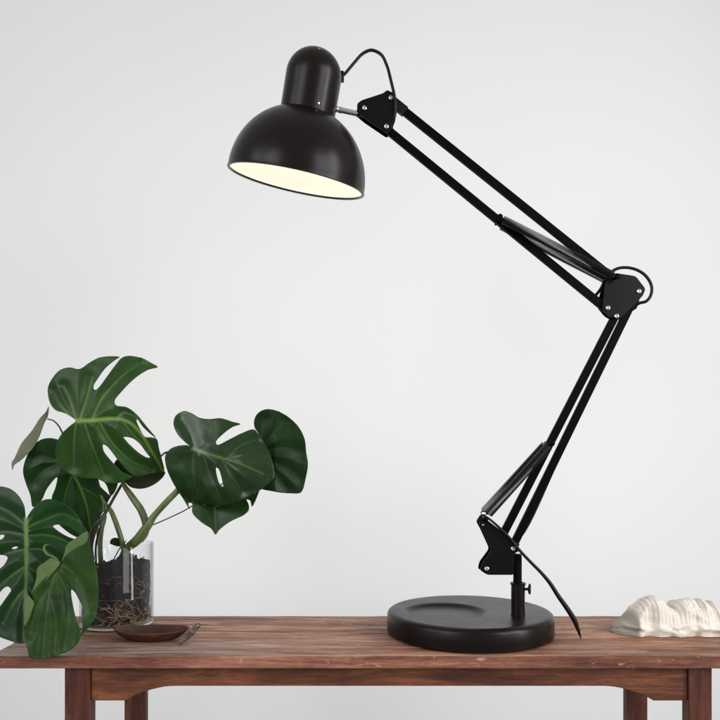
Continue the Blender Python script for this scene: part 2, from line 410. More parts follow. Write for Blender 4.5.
def px_poly(poly): return [(X(a), Z(b)) for a, b in poly]
def screw(px, py, y, parent, r=.0031, name='screw'):
    bm = bmesh.new()
    lathe(bm, [(0, 0), (r, 0), (r, .0009), (r*.86, .0015), (r*.55, .0018), (r*.45, .0009), (0, .0008)], (X(px), y, Z(py)), axis=(0, -1, 0), n=20)
    o = obj(name, bm, M['chrome'], parent, sharp=50); return o
def bolt_barrel(px, py, y0, y1, r, parent, name='pivot_pin'):
    bm = bmesh.new(); tube(bm, [(X(px), y0, Z(py)), (X(px), y1, Z(py))], r, 18); return obj(name, bm, M['arm'], parent)
def rod_obj(name, a, b, wd, th, mat, y=LD, ext0=.004, ext1=.004, sleeve=None):
    """square bar between two photo pixels of the arm plane"""
    A = Vector((X(a[0]), y, Z(a[1]))); B = Vector((X(b[0]), y, Z(b[1]))); t = (B-A).normalized(); n = Vector((-t.z, 0, t.x))
    A -= t*ext0; B += t*ext1
    bm = bmesh.new()
    def bar(A, B, wd, th):
        vs = []
        for p in (A, B):
            for sy in (-1, 1):
                for sn in (-1, 1): vs.append(bm.verts.new(p+Vector((0, sy*th/2, 0))+n*sn*wd/2))
        for f in ((0, 1, 3, 2), (4, 6, 7, 5), (0, 4, 5, 1), (2, 3, 7, 6), (0, 2, 6, 4), (1, 5, 7, 3)): bm.faces.new([vs[i] for i in f])
    bar(A, B, wd, th)
    bmesh.ops.recalc_face_normals(bm, faces=bm.faces)
    o = obj(name, bm, mat, lamp, smooth=False, bevel=.0009)
    if sleeve:
        bm = bmesh.new(); s0, s1 = sleeve
        bar(A+(B-A)*s0, A+(B-A)*s1, wd+.0020, th+.0012); bmesh.ops.recalc_face_normals(bm, faces=bm.faces)
        obj('end_sleeve', bm, M['plastic'], o, smooth=False, bevel=.0007).matrix_parent_inverse = Matrix.Identity(4)
    return o
W_ = .0094
# lower arm (two parallel bars), upper arm (two parallel bars)
rod_obj('lower_arm_bar', (485.8, 568), (614.7, 317.1), W_, .0066, M['arm'])
rod_obj('lower_arm_bar', (512, 548), (636.9, 292.5), W_, .0066, M['arm'], sleeve=(0.0, .035))
rod_obj('upper_arm_bar', (390.7, 100.4), (613.5, 279), W_, .0066, M['arm'], sleeve=(0.0, .075))
rod_obj('upper_arm_bar', (386.2, 128.9), (606.1, 309), W_, .0066, M['arm'])
PF, PB = LD-.0050, LD+.0050    # front and back plate
def bracket(name, poly_f, poly_b, screws, spacer=None):
    e = None
    bm = bmesh.new(); prism(bm, px_poly(poly_f), PF-.0008, PF+.0008)
    e = obj(name, bm, M['plate'], lamp, smooth=False, bevel=.0004)
    bm = bmesh.new(); prism(bm, px_poly(poly_b), PB-.0008, PB+.0008)
    o = obj('rear_plate', bm, M['arm'], e, smooth=False, bevel=.0004)
    for s in screws:
        screw(s[0], s[1], PF-.0009, e)
        bolt_barrel(s[0], s[1], PF+.0009, PB-.0009, .0026, e)
    return e
def rnd(poly, n=3, k=.25):
    out = []; m = len(poly)
    for i in range(m):
        a, b, c = (np.array(poly[j % m], float) for j in (i-1, i, i+1))
        p0 = b+(a-b)*min(k, 3/np.linalg.norm(a-b)); p1 = b+(c-b)*min(k, 3/np.linalg.norm(c-b))
        for t in (i_/n for i_ in range(n+1)): out.append(tuple((1-t)**2*p0+2*t*(1-t)*b+t*t*p1))
    return out
head_poly = [(357, 106), (361.5, 102.5), (383, 95.5), (387, 92.2), (393.5, 95.5), (396, 101), (395.2, 110), (391.5, 130), (387.5, 136), (366, 121.5), (357.8, 115)]
head_b = [(a-.4, b+.3) for a, b in head_poly]
hb = bracket('head_bracket', rnd(head_poly), rnd(head_b), [(364.3, 110.6), (390.7, 100.4), (386.2, 128.9)])
elb = [(604.5, 281), (613, 274), (634, 277.2), (643.8, 290), (641, 297), (618, 320), (607, 318), (600.5, 308.5)]
elb_b = [(604, 282), (613, 274.5), (634, 278), (643, 291), (640, 303), (638, 308), (616, 321), (606, 316), (598, 306)]
eb = bracket('elbow_bracket', rnd(elb), rnd(elb_b), [(606.1, 309), (614.7, 317.1), (636.9, 292.5)])
low = [(479, 520), (482.5, 516.6), (500, 530), (516.5, 544.5), (518.5, 550), (513.6, 553), (513, 574.2), (486.5, 574.2), (479.5, 569.8), (481, 563), (490.8, 549.7), (481.8, 530), (478, 523)]
low_b = [(a-1.0, b-.8) for a, b in low]
lb = bracket('base_bracket', rnd(low), rnd(low_b), [(485.8, 568), (512, 548)])
screw(482.0, 524.3, PF-.0009, lb, r=.0016)
# folded lip joining the two plates of the base bracket
bm = bmesh.new(); prism(bm, px_poly([(488, 572.6), (512.8, 572.6), (512.8, 574.0), (488, 574.0)]), PF+.0009, PB-.0009); obj('lip', bm, M['arm'], lb, smooth=False)
# springs: one on each side of the bars
def spring(a, b, y, turns, rad, hook=3.5):
    A = Vector((X(a[0]), y, Z(a[1]))); B = Vector((X(b[0]), y, Z(b[1]))); t = (B-A).normalized()
    n = Vector((-t.z, 0, t.x)); q = Vector((0, 1, 0)); pts = []
    s = hook*.00122
    for i in range(9):
        u = i/8; pts.append(A+t*s*u+n*rad*.55*math.sin(u*math.pi))
    A2 = A+t*s*1.2; B2 = B-t*s*1.2; k = 11
    for i in range(int(turns*k)+1):
        u = i/(turns*k); th = 2*math.pi*i/k
        pts.append(A2+(B2-A2)*u+(n*math.cos(th)+q*math.sin(th))*rad)
    for i in range(9):
        u = i/8; pts.append(B-t*s*(1-u)+n*rad*.55*math.sin(u*math.pi))
    bm = bmesh.new(); tube(bm, pts, .00066, 5)
    return obj('spring', bm, M['spring'], lamp)
for y, da in ((LD-.0108, 0), (LD+.0092, 1)):
    if da == 0:
        spring((484, 516.5), (548.7, 443.7), y, 66, .0050)
        spring((497.8, 221), (613.0, 279.5), y, 88, .0046)
    else:
        spring((483, 515), (549.5, 442), y, 66, .0050)
        spring((499.0, 221.5), (612.0, 279.5), y, 88, .0046)
# spring anchors
for p in ((548.7, 443.7), (497.6, 221), (613.2, 279.6), (483.2, 518.5)):
    bm = bmesh.new()
    tube(bm, [(X(p[0]), LD-.0155, Z(p[1])), (X(p[0]), LD+.0120, Z(p[1]))], .0017, 14)
    lathe(bm, [(0, 0), (.0034, 0), (.0034, .0010), (.0024, .0016), (0, .0016)], (X(p[0]), LD-.0150, Z(p[1])), axis=(0, -1, 0), n=20)
    obj('spring_anchor', bm, M['arm'], lamp)
# shade
SU = Vector((.18844, -.19452, .96263)).normalized(); SCEN = Vector((-.07753, LD, CZ+.34111)); RS = .0838
shade_e = None
bm = bmesh.new()
HS = .0850; rn = .0338; h0 = HS*math.sqrt(1-(rn/RS)**2)
outer = []
for k in range(0, 41):
    h = h0*k/40; outer.append((RS*math.sqrt(max(1-(h/HS)**2, 0)), h))
outer = [(RS-.0026, .0008), (RS-.0026, -.0012), (RS-.0008, -.0018), (RS+.0006, -.0010)]+outer[1:]
# outer skin -> step to the neck
lathe(bm, outer+[(rn-.001, h0+.0004), (rn-.003, h0+.0005)], SCEN, SU, n=128, mi=0)
inner = [(RS-.0026, .0008)]+[(max((RS-.0016)*math.sqrt(max(1-(h0*k/40/(HS-.0016))**2, 0)), .001), h0*k/40) for k in range(1, 39)]+[(.0, h0-.002)]
lathe(bm, inner, SCEN, SU, n=128, mi=1)
bmesh.ops.recalc_face_normals(bm, faces=bm.faces)
shade = obj('shade', bm, [M['black'], M['lining']], lamp, sharp=50)
for p in shade.data.polygons: pass
bm = bmesh.new(); hd = .1190; rc = .0330
prof = [(rn-.0035, h0-.001), (rc, h0-.0004), (rc, h0+.0006)]+[(rc, h0+(hd-h0)*k/10) for k in range(1, 11)]
prof += [(rc*math.cos(t), hd+rc*.97*math.sin(t)) for t in (math.pi/2*k/16 for k in range(1, 16))]+[(0, hd+rc*.97)]
lathe(bm, prof, SCEN, SU, n=96)
cap = obj('lamp_holder_cover', bm, M['black'], lamp, sharp=50)
def on_cover(ang, h, r=rc):
    """point on the cover; ang 0 = towards camera, +90 = towards picture right"""
    a = Vector((0, -1, 0)); a = (a-SU*a.dot(SU)).normalized(); b = SU.cross(a)
    if b.x < 0: b = -b
    return SCEN+SU*h+(a*math.cos(R(ang))+b*math.sin(R(ang)))*r, (a*math.cos(R(ang))+b*math.sin(R(ang)))
# small screw low on the cover and the tiny hole near its top
p, nn = on_cover(27, h0+.006)
bm = bmesh.new(); lathe(bm, [(0, 0), (.0014, 0), (.0013, .0006), (.0005, .0008), (.0004, .0003), (0, .0003)], p, nn, n=14); obj('cover_screw', bm, M['chrome'], cap).matrix_parent_inverse = Matrix.Identity(4)
th = R(50); a_, n2 = on_cover(12, 0, 1); n2 = (n2*math.cos(th)+SU*math.sin(th)).normalized(); p = SCEN+SU*hd+n2*rc*.985
m_, nt_, b_ = new_mat('brass_rivet'); b_.inputs['Base Color'].default_value = (.5, .2, .07, 1); b_.inputs['Metallic'].default_value = .8; b_.inputs['Roughness'].default_value = .35
bm = bmesh.new(); lathe(bm, [(0, 0), (.0015, 0), (.0013, .0005), (0, .0008)], p, n2, n=14); obj('rivet', bm, m_, cap).matrix_parent_inverse = Matrix.Identity(4)
# bulb and its socket
bm = bmesh.new(); lathe(bm, [(0, .018)]+[(.0235*math.sin(t), .0415-.0235*math.cos(t)) for t in (math.pi*.78*k/14 for k in range(1, 15))]+[(.013, .066), (.013, .072), (0, .072)], SCEN, SU, n=36)
obj('bulb', bm, M['bulb'], lamp)
# swivel rod: washer on the cover, ball, chrome rod, clevis into head bracket
sw = empty('swivel_joint', (0, 0, 0), None, None); sw.parent = lamp; sw.matrix_parent_inverse = Matrix.Translation(-lamp.location)
bpy.context.view_layer.update()
A = Vector((X(336.3), LD-.004, Z(110.8))); B = Vector((X(357.5), LD-.001, Z(114.3))); tt = (B-A).normalized()
def part(name, bm, mat, parent, **kw):
    o = obj(name, bm, mat, parent, **kw)
    o.matrix_parent_inverse = parent.matrix_world.inverted() if False else Matrix.Identity(4); return o
bm = bmesh.new(); lathe(bm, [(0, -.004), (.0062, -.004), (.0062, -.0006), (.005, 0), (0, 0)], A-tt*.0005, tt, n=28); part('washer', bm, M['plastic'], sw)
bm = bmesh.new(); lathe(bm, [(0, -.0036), (.0026, -.0028), (.0038, 0), (.0034, .0022), (.0022, .0032), (0, .0034)], A+tt*.0002, tt, n=28); tube(bm, [A, B], .0033, 20)
lathe(bm, [(0, 0), (.0038, 0), (.0038, .004), (0, .004)], A+tt*.003, tt, n=20)
part('rod', bm, M['chrome'], sw)
bm = bmesh.new(); tube(bm, [B-tt*.001, B+tt*.009], .0040, 4); tube(bm, [(X(360.5), PF, Z(107.8)), (X(360.5), PB+.002, Z(107.8))], .0042, 20); part('clevis', bm, M['arm'], sw)
# grommet and the cable in its visible lengths
gp, gn = on_cover(84, .1115, rc)
G = Vector((X(342), LD, Z(76.8)))
bm = bmesh.new(); box(bm, X(338.2), X(344), LD-.004, LD+.004, Z(81.5), Z(72)); obj('cable_grommet', bm, M['plastic'], lamp, bevel=.0012)
CR = .0019
cy = LD+.0005
path = [(341, 76.8, cy), (345, 73.6, cy), (354.4, 62.5, cy), (362.8, 53.6, cy), (371.5, 50.2, cy), (381, 54.5, cy), (387, 66, cy-.003), (391, 81, cy-.008), (394.4, 96, cy-.0095), (395.6, 107, cy-.0085),
        (393.8, 120, cy-.004), (391.5, 129, cy+.004), (396, 139, cy+.0074), (410, 150.4, cy+.0074), (500, 224.1, cy+.0074), (580, 289.6, cy+.0074), (592, 297, cy+.0086), (600, 290, cy+.010), (606, 278, cy+.010), (611, 272.2, cy+.010), (618, 268.4, cy+.009), (627, 267.6, cy+.008), (637.5, 270.2, cy+.007), (646.4, 276.6, cy+.006), (651.6, 286.5, cy+.005), (650.6, 295.8, cy+.004), (646, 301.4, cy+.004), (639, 303.4, cy+.006),
        (631, 310, cy+.0076), (616, 341, cy+.0076), (560, 455.6, cy+.0076), (520, 537, cy+.0076), (508, 545, cy+.009)]
pts = [P(a, b_, y) for a, b_, y in path]
bm = bmesh.new(); smooth_tube(bm, pts, CR, n=10, sub=8)
obj('cable', bm, M['cable'], lamp)
path2 = [(480.5, 521.8, LD-.0075), (479.2, 518.5, LD-.008), (481.8, 515.4, LD-.009), (486, 516.8, LD-.0095), (500, 528.2, LD-.0095), (512, 540.5, LD-.0095), (519, 549.6, LD-.0095), (530, 561.4, LD-.009), (541.5, 573, LD-.008), (550.3, 583.6, LD-.007), (558.3, 596, LD-.006), (566.5, 607.5, LD-.0055), (573, 617.5, LD-.005), (577.8, 629, LD-.004), (581, 638.6, LD-.0035)]
rad = [.0013, .0014, .0014, .0014, .0016, .0017, .0018, .0019, .0021, .0024, .0027, .0030, .0032, .0022, .0006]
bm = bmesh.new(); smooth_tube(bm, [P(a, b_, y) for a, b_, y in path2], rad, n=12, sub=8)
obj('power_cord', bm, M['cable'], lamp)

# ------------------------------------------------------------------ leaves
def seg_dist(Q, poly):
    """distance of points Q (n,2) to a polyline and the parameter 0..1 along it"""
    best = np.full(len(Q), 1e9); par = np.zeros(len(Q)); side = np.zeros(len(Q))
    poly = np.array(poly, float); ln = np.r_[0, np.cumsum(np.linalg.norm(np.diff(poly, axis=0), axis=1))]
    for i in range(len(poly)-1):
        a, b = poly[i], poly[i+1]; ab = b-a; t = np.clip(((Q-a)@ab)/(ab@ab), 0, 1)
        d = np.linalg.norm(Q-(a+t[:, None]*ab), axis=1); k = d < best
        best[k] = d[k]; par[k] = ((ln[i]+t*(ln[i+1]-ln[i]))/ln[-1])[k]
    return best, par
def inside(Q, poly):
    x, y = Q[:, 0], Q[:, 1]; r = np.zeros(len(Q), bool); n = len(poly)
    for i in range(n):
        x0, y0 = poly[i]; x1, y1 = poly[(i+1) % n]
        if y0 == y1: continue
        c = ((y0 > y) != (y1 > y)) & (x < (x1-x0)*(y-y0)/(y1-y0)+x0); r ^= c
    return r
def resample(poly, step):
    out = []
    n = len(poly)
    for i in range(n):
        a, b = np.array(poly[i], float), np.array(poly[(i+1) % n], float); k = max(1, int(np.linalg.norm(b-a)/step))
        for j in range(k): out.append(a+(b-a)*j/k)
    return out
def leaf_patch(V, Fc, VE, MI, outline, holes, dfun, veins, mi=0, step=1.1, puff=.0035, roll=.0, midw=1.6, latw=.62, seed=0, smooth=True):
    O = catmull(outline, 5, True) if smooth else [np.array(p, float) for p in outline]
    O = resample(O, step)
    # drop near duplicates
    def dedupe(o):
        r = [o[0]]
        for p in o[1:]:
            if np.linalg.norm(p-r[-1]) > .25: r.append(p)
        return r
    O = dedupe(O); HS_ = [dedupe(resample(catmull(h, 5, True), step)) for h in holes]
    A_ = np.array(O); lo, hi = A_.min(0), A_.max(0)
    gx, gy = np.meshgrid(np.arange(lo[0], hi[0], step), np.arange(lo[1], hi[1], step*.87)); gx = gx+((np.arange(gx.shape[0]) % 2)*.5*step)[:, None]
    Q = np.c_[gx.ravel(), gy.ravel()]
    Q = Q[inside(Q, O)]
    for h in HS_: Q = Q[~inside(Q, h)]
    bd = np.vstack([A_]+[np.array(h) for h in HS_])
    keep = np.ones(len(Q), bool)
    for s in range(0, len(Q), 2000):
        D = np.linalg.norm(Q[s:s+2000, None]-bd[None], axis=2).min(1); keep[s:s+2000] = D > step*.55
    Q = Q[keep]
    allp = [Vector(p) for p in bd]+[Vector(p) for p in Q]
    edges = []; o_ = 0
    for ring in [O]+HS_:
        n = len(ring); edges += [(o_+i, o_+(i+1) % n) for i in range(n)]; o_ += n
    vv, _, ff, _, _, _ = delaunay_2d_cdt(allp, edges, [], 0, 1e-5)
    vv = np.array([tuple(v) for v in vv]); ff = [f for f in ff if len(f) == 3]
    cen = np.array([(vv[f[0]]+vv[f[1]]+vv[f[2]])/3 for f in ff])
    ok = inside(cen, O)
    for h in HS_: ok &= ~inside(cen, h)
    ff = [f for f, k in zip(ff, ok) if k]
    vein = np.zeros(len(vv)); dist = np.full(len(vv), 1e9)
    dm = np.full(len(vv), 1e9)
    for j, vl in enumerate(veins):
        c = np.array(catmull(vl, 5)); d, t = seg_dist(vv, c)
        wdt = (midw if j == 0 else latw)*(1-.65*t)
        s = np.clip(1-(d-wdt*.5)/(wdt*.8+.5), 0, 1)*(.75 if j == 0 else .32)*(1-.5*t)
        vein = np.maximum(vein, s); dist = np.minimum(dist, d)
        if j == 0: dm = d
    if not veins: dist = dist*0+5; dm = dist
    base = len(V)
    for i, (x, y) in enumerate(vv):
        d = dfun(x, y)-puff*(1-math.exp(-(dist[i]/7.0)**2))+roll*(dm[i]/40)**2
        d += .0022*vnoise(x/24, y/24, 0, seed)+.00015*vnoise(x/6, y/6, 2, seed)
        V.append(P(x, y, d))
        VE.append(float(vein[i]))
    for f in ff:
        a, b, c = (base+i for i in f)
        n = (V[b]-V[a]).cross(V[c]-V[a])
        if n.dot(V[a]-Vector((0, 0, CZ))) > 0: b, c = c, b
        Fc.append((a, b, c)); MI.append(mi)
def leaf(patches, mats, parent, label=None, thick=.0006):
    V, Fc, VE, MI = [], [], [], []
    for p in patches: leaf_patch(V, Fc, VE, MI, **p)
    me = bpy.data.meshes.new('leaf'); me.from_pydata([tuple(v) for v in V], [], Fc)
    for m_ in mats: me.materials.append(m_)
    me.polygons.foreach_set('material_index', MI); me.polygons.foreach_set('use_smooth', [True]*len(Fc))
    at = me.attributes.new('vein', 'FLOAT', 'POINT'); at.data.foreach_set('value', VE)
    o = bpy.data.objects.new('leaf', me); COL.objects.link(o)
    sm = o.modifiers.new('thickness', 'SOLIDIFY'); sm.thickness = thick; sm.offset = -1
    o.parent = parent; o.matrix_parent_inverse = Matrix.Translation(-parent.location)
    if label: o['label'] = label
    return o
VC = Vector(((117-360)/F*.925, .925, TOP))
plant = empty('monstera_plant', VC+Vector((0, 0, .006)), 'green split leaf monstera with thick stems growing out of the clear glass vase', 'plant')
# A: the big lit leaf at the top
A_out = [(76, 420.5), (70, 416), (63.3, 412.6), (55.4, 410), (50.5, 404), (48, 395), (48, 387), (52.8, 377.5), (60.7, 369.6), (70, 367.4), (79.2, 369), (89.7, 362.4), (99, 357.7), (110.8, 356.2), (119.5, 357.0),
         (115.5, 359.6), (105.6, 367.7), (97.7, 378.3), (93.4, 385.6), (93.6, 389), (95.6, 389.8), (98.5, 387.6), (105.6, 378.3), (115, 365.5), (122, 357.6), (129.3, 355.8), (142.5, 358.3), (151.8, 363.2), (157.8, 366.9), (147.8, 369.8), (134.6, 378.3), (121.4, 391.5), (114.4, 401),
         (116, 405.2), (126.7, 407.3), (137.2, 415.0), (146, 425.8), (156, 438), (151, 434.5), (143, 427), (137, 419.3), (136.4, 421), (139.5, 428), (145, 436.8), (151, 437.4), (156.7, 439.2), (159, 449), (162, 460), (164, 471.8), (158, 472.6), (148, 474.5), (138, 476.8), (133, 475.5),
         (126.7, 470), (119, 461.5), (111.7, 451.7), (106.7, 446), (103.2, 444.6), (102.6, 447), (104, 452), (109, 458.5), (116.7, 466.7), (123, 472.4), (132.5, 477), (126, 480.5), (118, 483.2), (106.7, 483), (97.6, 479.2), (87, 478.6), (76, 476.8), (66, 472), (59.4, 466.2), (55.6, 456), (56.4, 444), (61.5, 434), (68.5, 427), (76, 420.8)]
A_hole = [(123.6, 437.2), (127, 437), (133, 438.6), (140, 444), (145.5, 451.5), (150, 457.6), (146, 457), (140, 453.5), (131.7, 446.5), (126, 440.5)]
A_v = [[(76.5, 420.5), (95, 420), (113, 418.5), (127, 421), (140, 432), (152, 452), (163, 471)], [(76, 419), (70, 400), (64, 387)], [(80, 419), (86, 400), (92, 378)], [(92, 419), (101, 400), (120, 378), (140, 363)],
       [(76, 422), (74, 442), (74, 466)], [(84, 421), (92, 445), (104, 474)], [(99, 420.5), (110, 440), (130, 460), (150, 469)], [(116, 419), (123, 413), (134, 416)], [(70, 416), (60, 404), (54, 392)], [(122, 420), (132, 433), (146, 447)]]
A_d = lambda x, y: .895+.0003*(math.sqrt((y-420)**2+30)-5.5)+.00001*max(0, x-115)**2*.5+.000012*max(0, 80-x)**2
leaf([dict(outline=A_out, holes=[A_hole], dfun=A_d, veins=A_v, seed=1, puff=.005, midw=2.0, latw=.75)], [M['leafA'], M['under']], plant, 'big split leaf lit from above, topmost of the plant')
# B: behind A, lower left
B_out = [(60, 440), (50, 438), (40, 440), (30.5, 449.7), (25, 460.8), (23, 472), (25.7, 483), (30.3, 495.5), (32.8, 507), (38, 504), (41.7, 500), (47, 488.6), (57, 477.3), (55.5, 487), (51.6, 498), (52, 515), (65, 530), (80, 538), (89, 534.5), (98, 520), (104, 510), (109, 499.5), (110.8, 496.4),
         (108, 494), (100, 486), (96.5, 480), (100, 479), (106, 484.5), (110.9, 496), (117.5, 483), (105, 470), (85, 455), (70, 442)]
B_v = [[(57, 460), (72, 473), (85, 500), (91, 531)], [(57, 461), (42, 456), (33, 458)], [(58, 464), (42, 472), (34, 482)], [(66, 467), (85, 470), (100, 482)], [(72, 475), (66, 492), (62, 510)], [(80, 487), (92, 493), (103, 503)]]
leaf([dict(outline=B_out, holes=[], dfun=lambda x, y: .925+.00025*(y-460), veins=B_v, seed=2, puff=.004, midw=1.2, latw=.6)], [M['leafC'], M['under']], plant)
# C: big leaf reaching out of the frame at left
C_out = [(25.8, 519), (25, 513), (24.2, 506.7), (20, 498), (13.3, 490.8), (5, 487), (-6, 487), (-18, 494), (-28, 512), (-33, 535), (-34, 560), (-30, 585), (-24, 606), (-14, 622), (-9, 626), (-8, 618), (-3, 607), (3, 602), (10.8, 590.5), (7.5, 586.8), (1, 592), (-6, 600), (-13, 606), (-17, 603), (-10, 607), (-6, 611),
         (-8, 624), (-4, 634), (0, 637), (10, 640.8), (18.3, 643.2), (25, 642), (34, 634), (46, 618), (60, 596), (74, 578), (84, 560), (90, 545), (88, 532), (84, 526), (79, 518), (70, 508), (58, 501), (48.3, 499), (40, 501.7), (31.7, 510), (26.5, 518)]
C_out = [(25.8, 519), (25, 513), (24.2, 506.7), (20, 498), (13.3, 490.8), (5, 487), (-6, 487), (-18, 494), (-28, 512), (-33, 535), (-34, 560), (-30, 580), (-24, 596), (-16, 604), (-10, 606), (-3, 596), (3, 588.5), (7.5, 586.4), (11, 589.8), (8, 595), (2, 603.5), (-4, 612),
         (-6, 624), (-4, 634), (0, 637), (10, 640.8), (18.3, 643.2), (25, 642), (34, 634), (46, 618), (60, 596), (74, 578), (84, 560), (90, 545), (88, 532), (84, 526), (79, 518), (70, 508), (58, 501), (48.3, 499), (40, 501.7), (31.7, 510), (26.5, 518)]
C_h = [[(52.8, 526), (56, 524.6), (63, 525), (70, 527), (76, 532), (81.5, 540.5), (76, 539.5), (67, 536.5), (58, 531)], [(11.5, 548.5), (15, 546.6), (18, 547), (15, 549)], [(-4, 556), (3, 555.2), (7.4, 557), (6, 562), (0, 568.5), (-8, 571)], [(-2, 536), (2, 534.5), (4.5, 535.5), (2, 539), (-3, 540)]]
C_v = [[(25.8, 519), (26.5, 545), (26.3, 580), (24.5, 620), (25, 640)], [(26, 528), (42, 521), (62, 514), (76, 520)], [(26.5, 536), (45, 535), (62, 539), (80, 551)], [(26.5, 549), (42, 550), (58, 562)], [(26.5, 566), (38, 574), (48, 590)], [(26, 525), (12, 513), (-4, 505)], [(26, 535), (8, 532), (-12, 532)], [(26, 549), (8, 553), (-14, 566)], [(26, 566), (12, 575), (-6, 592)], [(26, 588), (16, 600), (4, 622)], [(26, 584), (34, 598), (38, 616)]]
C_d = lambda x, y: .812-.00022*(y-519)+.0009*abs(x-26)*.35
leaf([dict(outline=C_out, holes=C_h, dfun=C_d, veins=C_v, seed=3, puff=.0055, midw=1.9, latw=.7)], [M['leafC'], M['under']], plant, 'big holed leaf reaching past the left edge of the picture')
# D: front leaf hanging over the table edge, margins folded to show the pale underside
D_out = [(60, 562.5), (64, 558), (75, 549.5), (87, 541), (91.5, 551), (95.8, 566.7), (98, 580), (98.6, 596), (97.8, 608), (94.5, 618.5), (88.3, 627.8), (81, 635.8), (81.8, 630), (83.4, 619), (82.8, 606.7), (79.5, 600.5), (75, 592.5), (71.4, 589.5), (70.8, 592), (72.6, 605), (75.4, 617), (80.2, 629.5), (80.9, 634.5), (78, 643), (70, 650), (55, 655.8), (41.7, 659), (31.7, 658.7), (29, 656.5), (27.2, 648), (24.7, 638), (23.8, 627), (29, 613), (34, 602.5), (33, 597), (31.7, 593.3), (45, 578)]
D_v = [[(60, 563), (54, 576), (48, 600), (45, 625), (42, 656)], [(61, 564), (72, 572), (85, 590), (92, 612)], [(56, 572), (66, 590), (68, 620), (64, 648)], [(52, 585), (40, 600), (30, 632)], [(50, 598), (56, 625), (54, 650)]]
D_f1 = [(60, 562.6), (57, 559.5), (53.3, 556.7), (45, 562), (37.5, 567.5), (36.5, 576), (34.5, 585), (31.7, 593.5), (40, 586), (50, 576)]
D_f2 = [(62, 561.5), (64.5, 552), (66.7, 545), (76, 538), (87.5, 531.5), (88, 536), (86.7, 541.8), (76, 549), (66, 556)]
D_f3 = [(27.6, 595), (30, 597.5), (34, 602.5), (32, 610), (28.5, 620), (24, 627), (24, 615), (25.5, 603)]
D_d = lambda x, y: .782-.00018*(y-562)+.0007*max(0, x-75)*.5
flat_ = dict(holes=[], veins=[], mi=1, puff=0)
leaf([dict(outline=D_out, holes=[], dfun=D_d, veins=D_v, seed=4, puff=.004, midw=.8, latw=.5)] +
     [dict(outline=o_, dfun=(lambda x, y: D_d(x, y)-.0025), seed=5+i, **flat_) for i, o_ in enumerate((D_f1, D_f2, D_f3))], [M['leafD'], M['under']], plant, 'front leaf with folded pale margins hanging over the table edge')
# G: glossy leaf at right, upper half folded back
G_up = [(192.5, 449.5), (189, 445.6), (185.4, 442.5), (178.3, 435.4), (174, 427), (173.6, 421), (176, 415.3), (184, 411), (191.3, 413), (199.6, 417.7), (209, 419), (220.8, 418.2), (232.6, 421.7), (240.5, 424), (232.6, 427), (223, 434), (216, 441.6), (217.3, 444.7), (228, 440), (242, 433), (253.9, 429.4), (260, 436), (268, 449.6), (273, 464), (274, 477), (268, 484), (259, 489.5), (240, 485), (215, 470), (198, 456)]
G_lo = [(193, 448.5), (189, 445.8), (180.7, 445.3), (171, 448.4), (165.3, 455.5), (166.3, 467.3), (171, 479), (177.5, 490), (188, 499), (203, 505), (222, 506), (240, 501), (252, 495), (261, 488), (266, 478), (262, 466), (250, 462), (230, 459), (210, 453)]
G_tip = [(186, 497), (190, 509.5), (192.5, 513), (202, 522.8), (211, 528.4), (215.6, 534.4), (219, 530), (230, 521.6), (244.5, 514.5), (248.9, 509.8), (248.2, 502), (249, 501), (252, 506.5), (257, 497), (259, 488), (245, 488), (215, 492), (195, 490), (176, 487), (181, 496), (189, 509.6), (187, 501)]
G_tip = [(176, 487), (182, 497), (190, 509.8), (188.5, 503), (192, 503.5), (192.3, 512.8), (202, 522.8), (211, 528.4), (215.6, 534.4), (219, 530), (230, 521.6), (244.5, 514.5), (248.9, 509.8), (248.4, 503.5), (246.5, 499.5), (250, 500.5), (252, 506.5), (257, 497), (259, 488), (240, 486), (210, 488)]
G_hole = [(216, 467.5), (218.5, 469), (221.5, 478), (223, 486.5), (220, 484.5), (217, 477)]
G_v = [[(192.5, 449), (215, 456), (238, 463), (264, 474)], [(194, 451), (193, 470), (197, 492)], [(203, 453), (209, 472), (220, 497)], [(221, 458), (230, 474), (242, 490)], [(240, 464), (248, 474), (254, 484)]]
Gu_v = [[(192.5, 449), (215, 457), (240, 464), (266, 476)], [(196, 450), (190, 432), (182, 420)], [(203, 452), (205, 436), (212, 426)], [(226, 459), (240, 446), (256, 440)], [(242, 465), (255, 458), (268, 458)]]
G_d = lambda x, y: .872+.000035*max(0, y-468)**2*.6-.0001*(x-190)
G_all = G_up[:-4]+[(262, 489), (252, 495), (240, 501), (222, 506), (203, 505), (188, 499), (177.5, 490), (171, 479), (166.3, 467.3), (165.3, 455.5), (171, 448.4), (180.7, 445.3), (188.5, 445.6), (192, 449)]
G_v = G_v[:4]+Gu_v[1:4:2]
def G_d(x, y):
    m = 449+(x-192.5)*.385              # the midrib line
    t = y-m
    return .876+(-.00030*t if t < 0 else .00012*math.sqrt(t*t+9)-.0004)+(.000022*max(0, t-26)**2)-.00008*(x-190)+.0000022*(x-225)**2
leaf([dict(outline=G_all, holes=[G_hole], dfun=G_d, veins=G_v, seed=9, puff=.0030, midw=1.3, latw=.6),
      dict(outline=G_tip, holes=[], dfun=lambda x, y: .906-.0006*(y-500), veins=[[(214, 492), (216, 532)]], seed=10, puff=.003, midw=.5)], [M['leafG'], M['under']], plant, 'glossy leaf with its tip curled down, at the right of the plant')
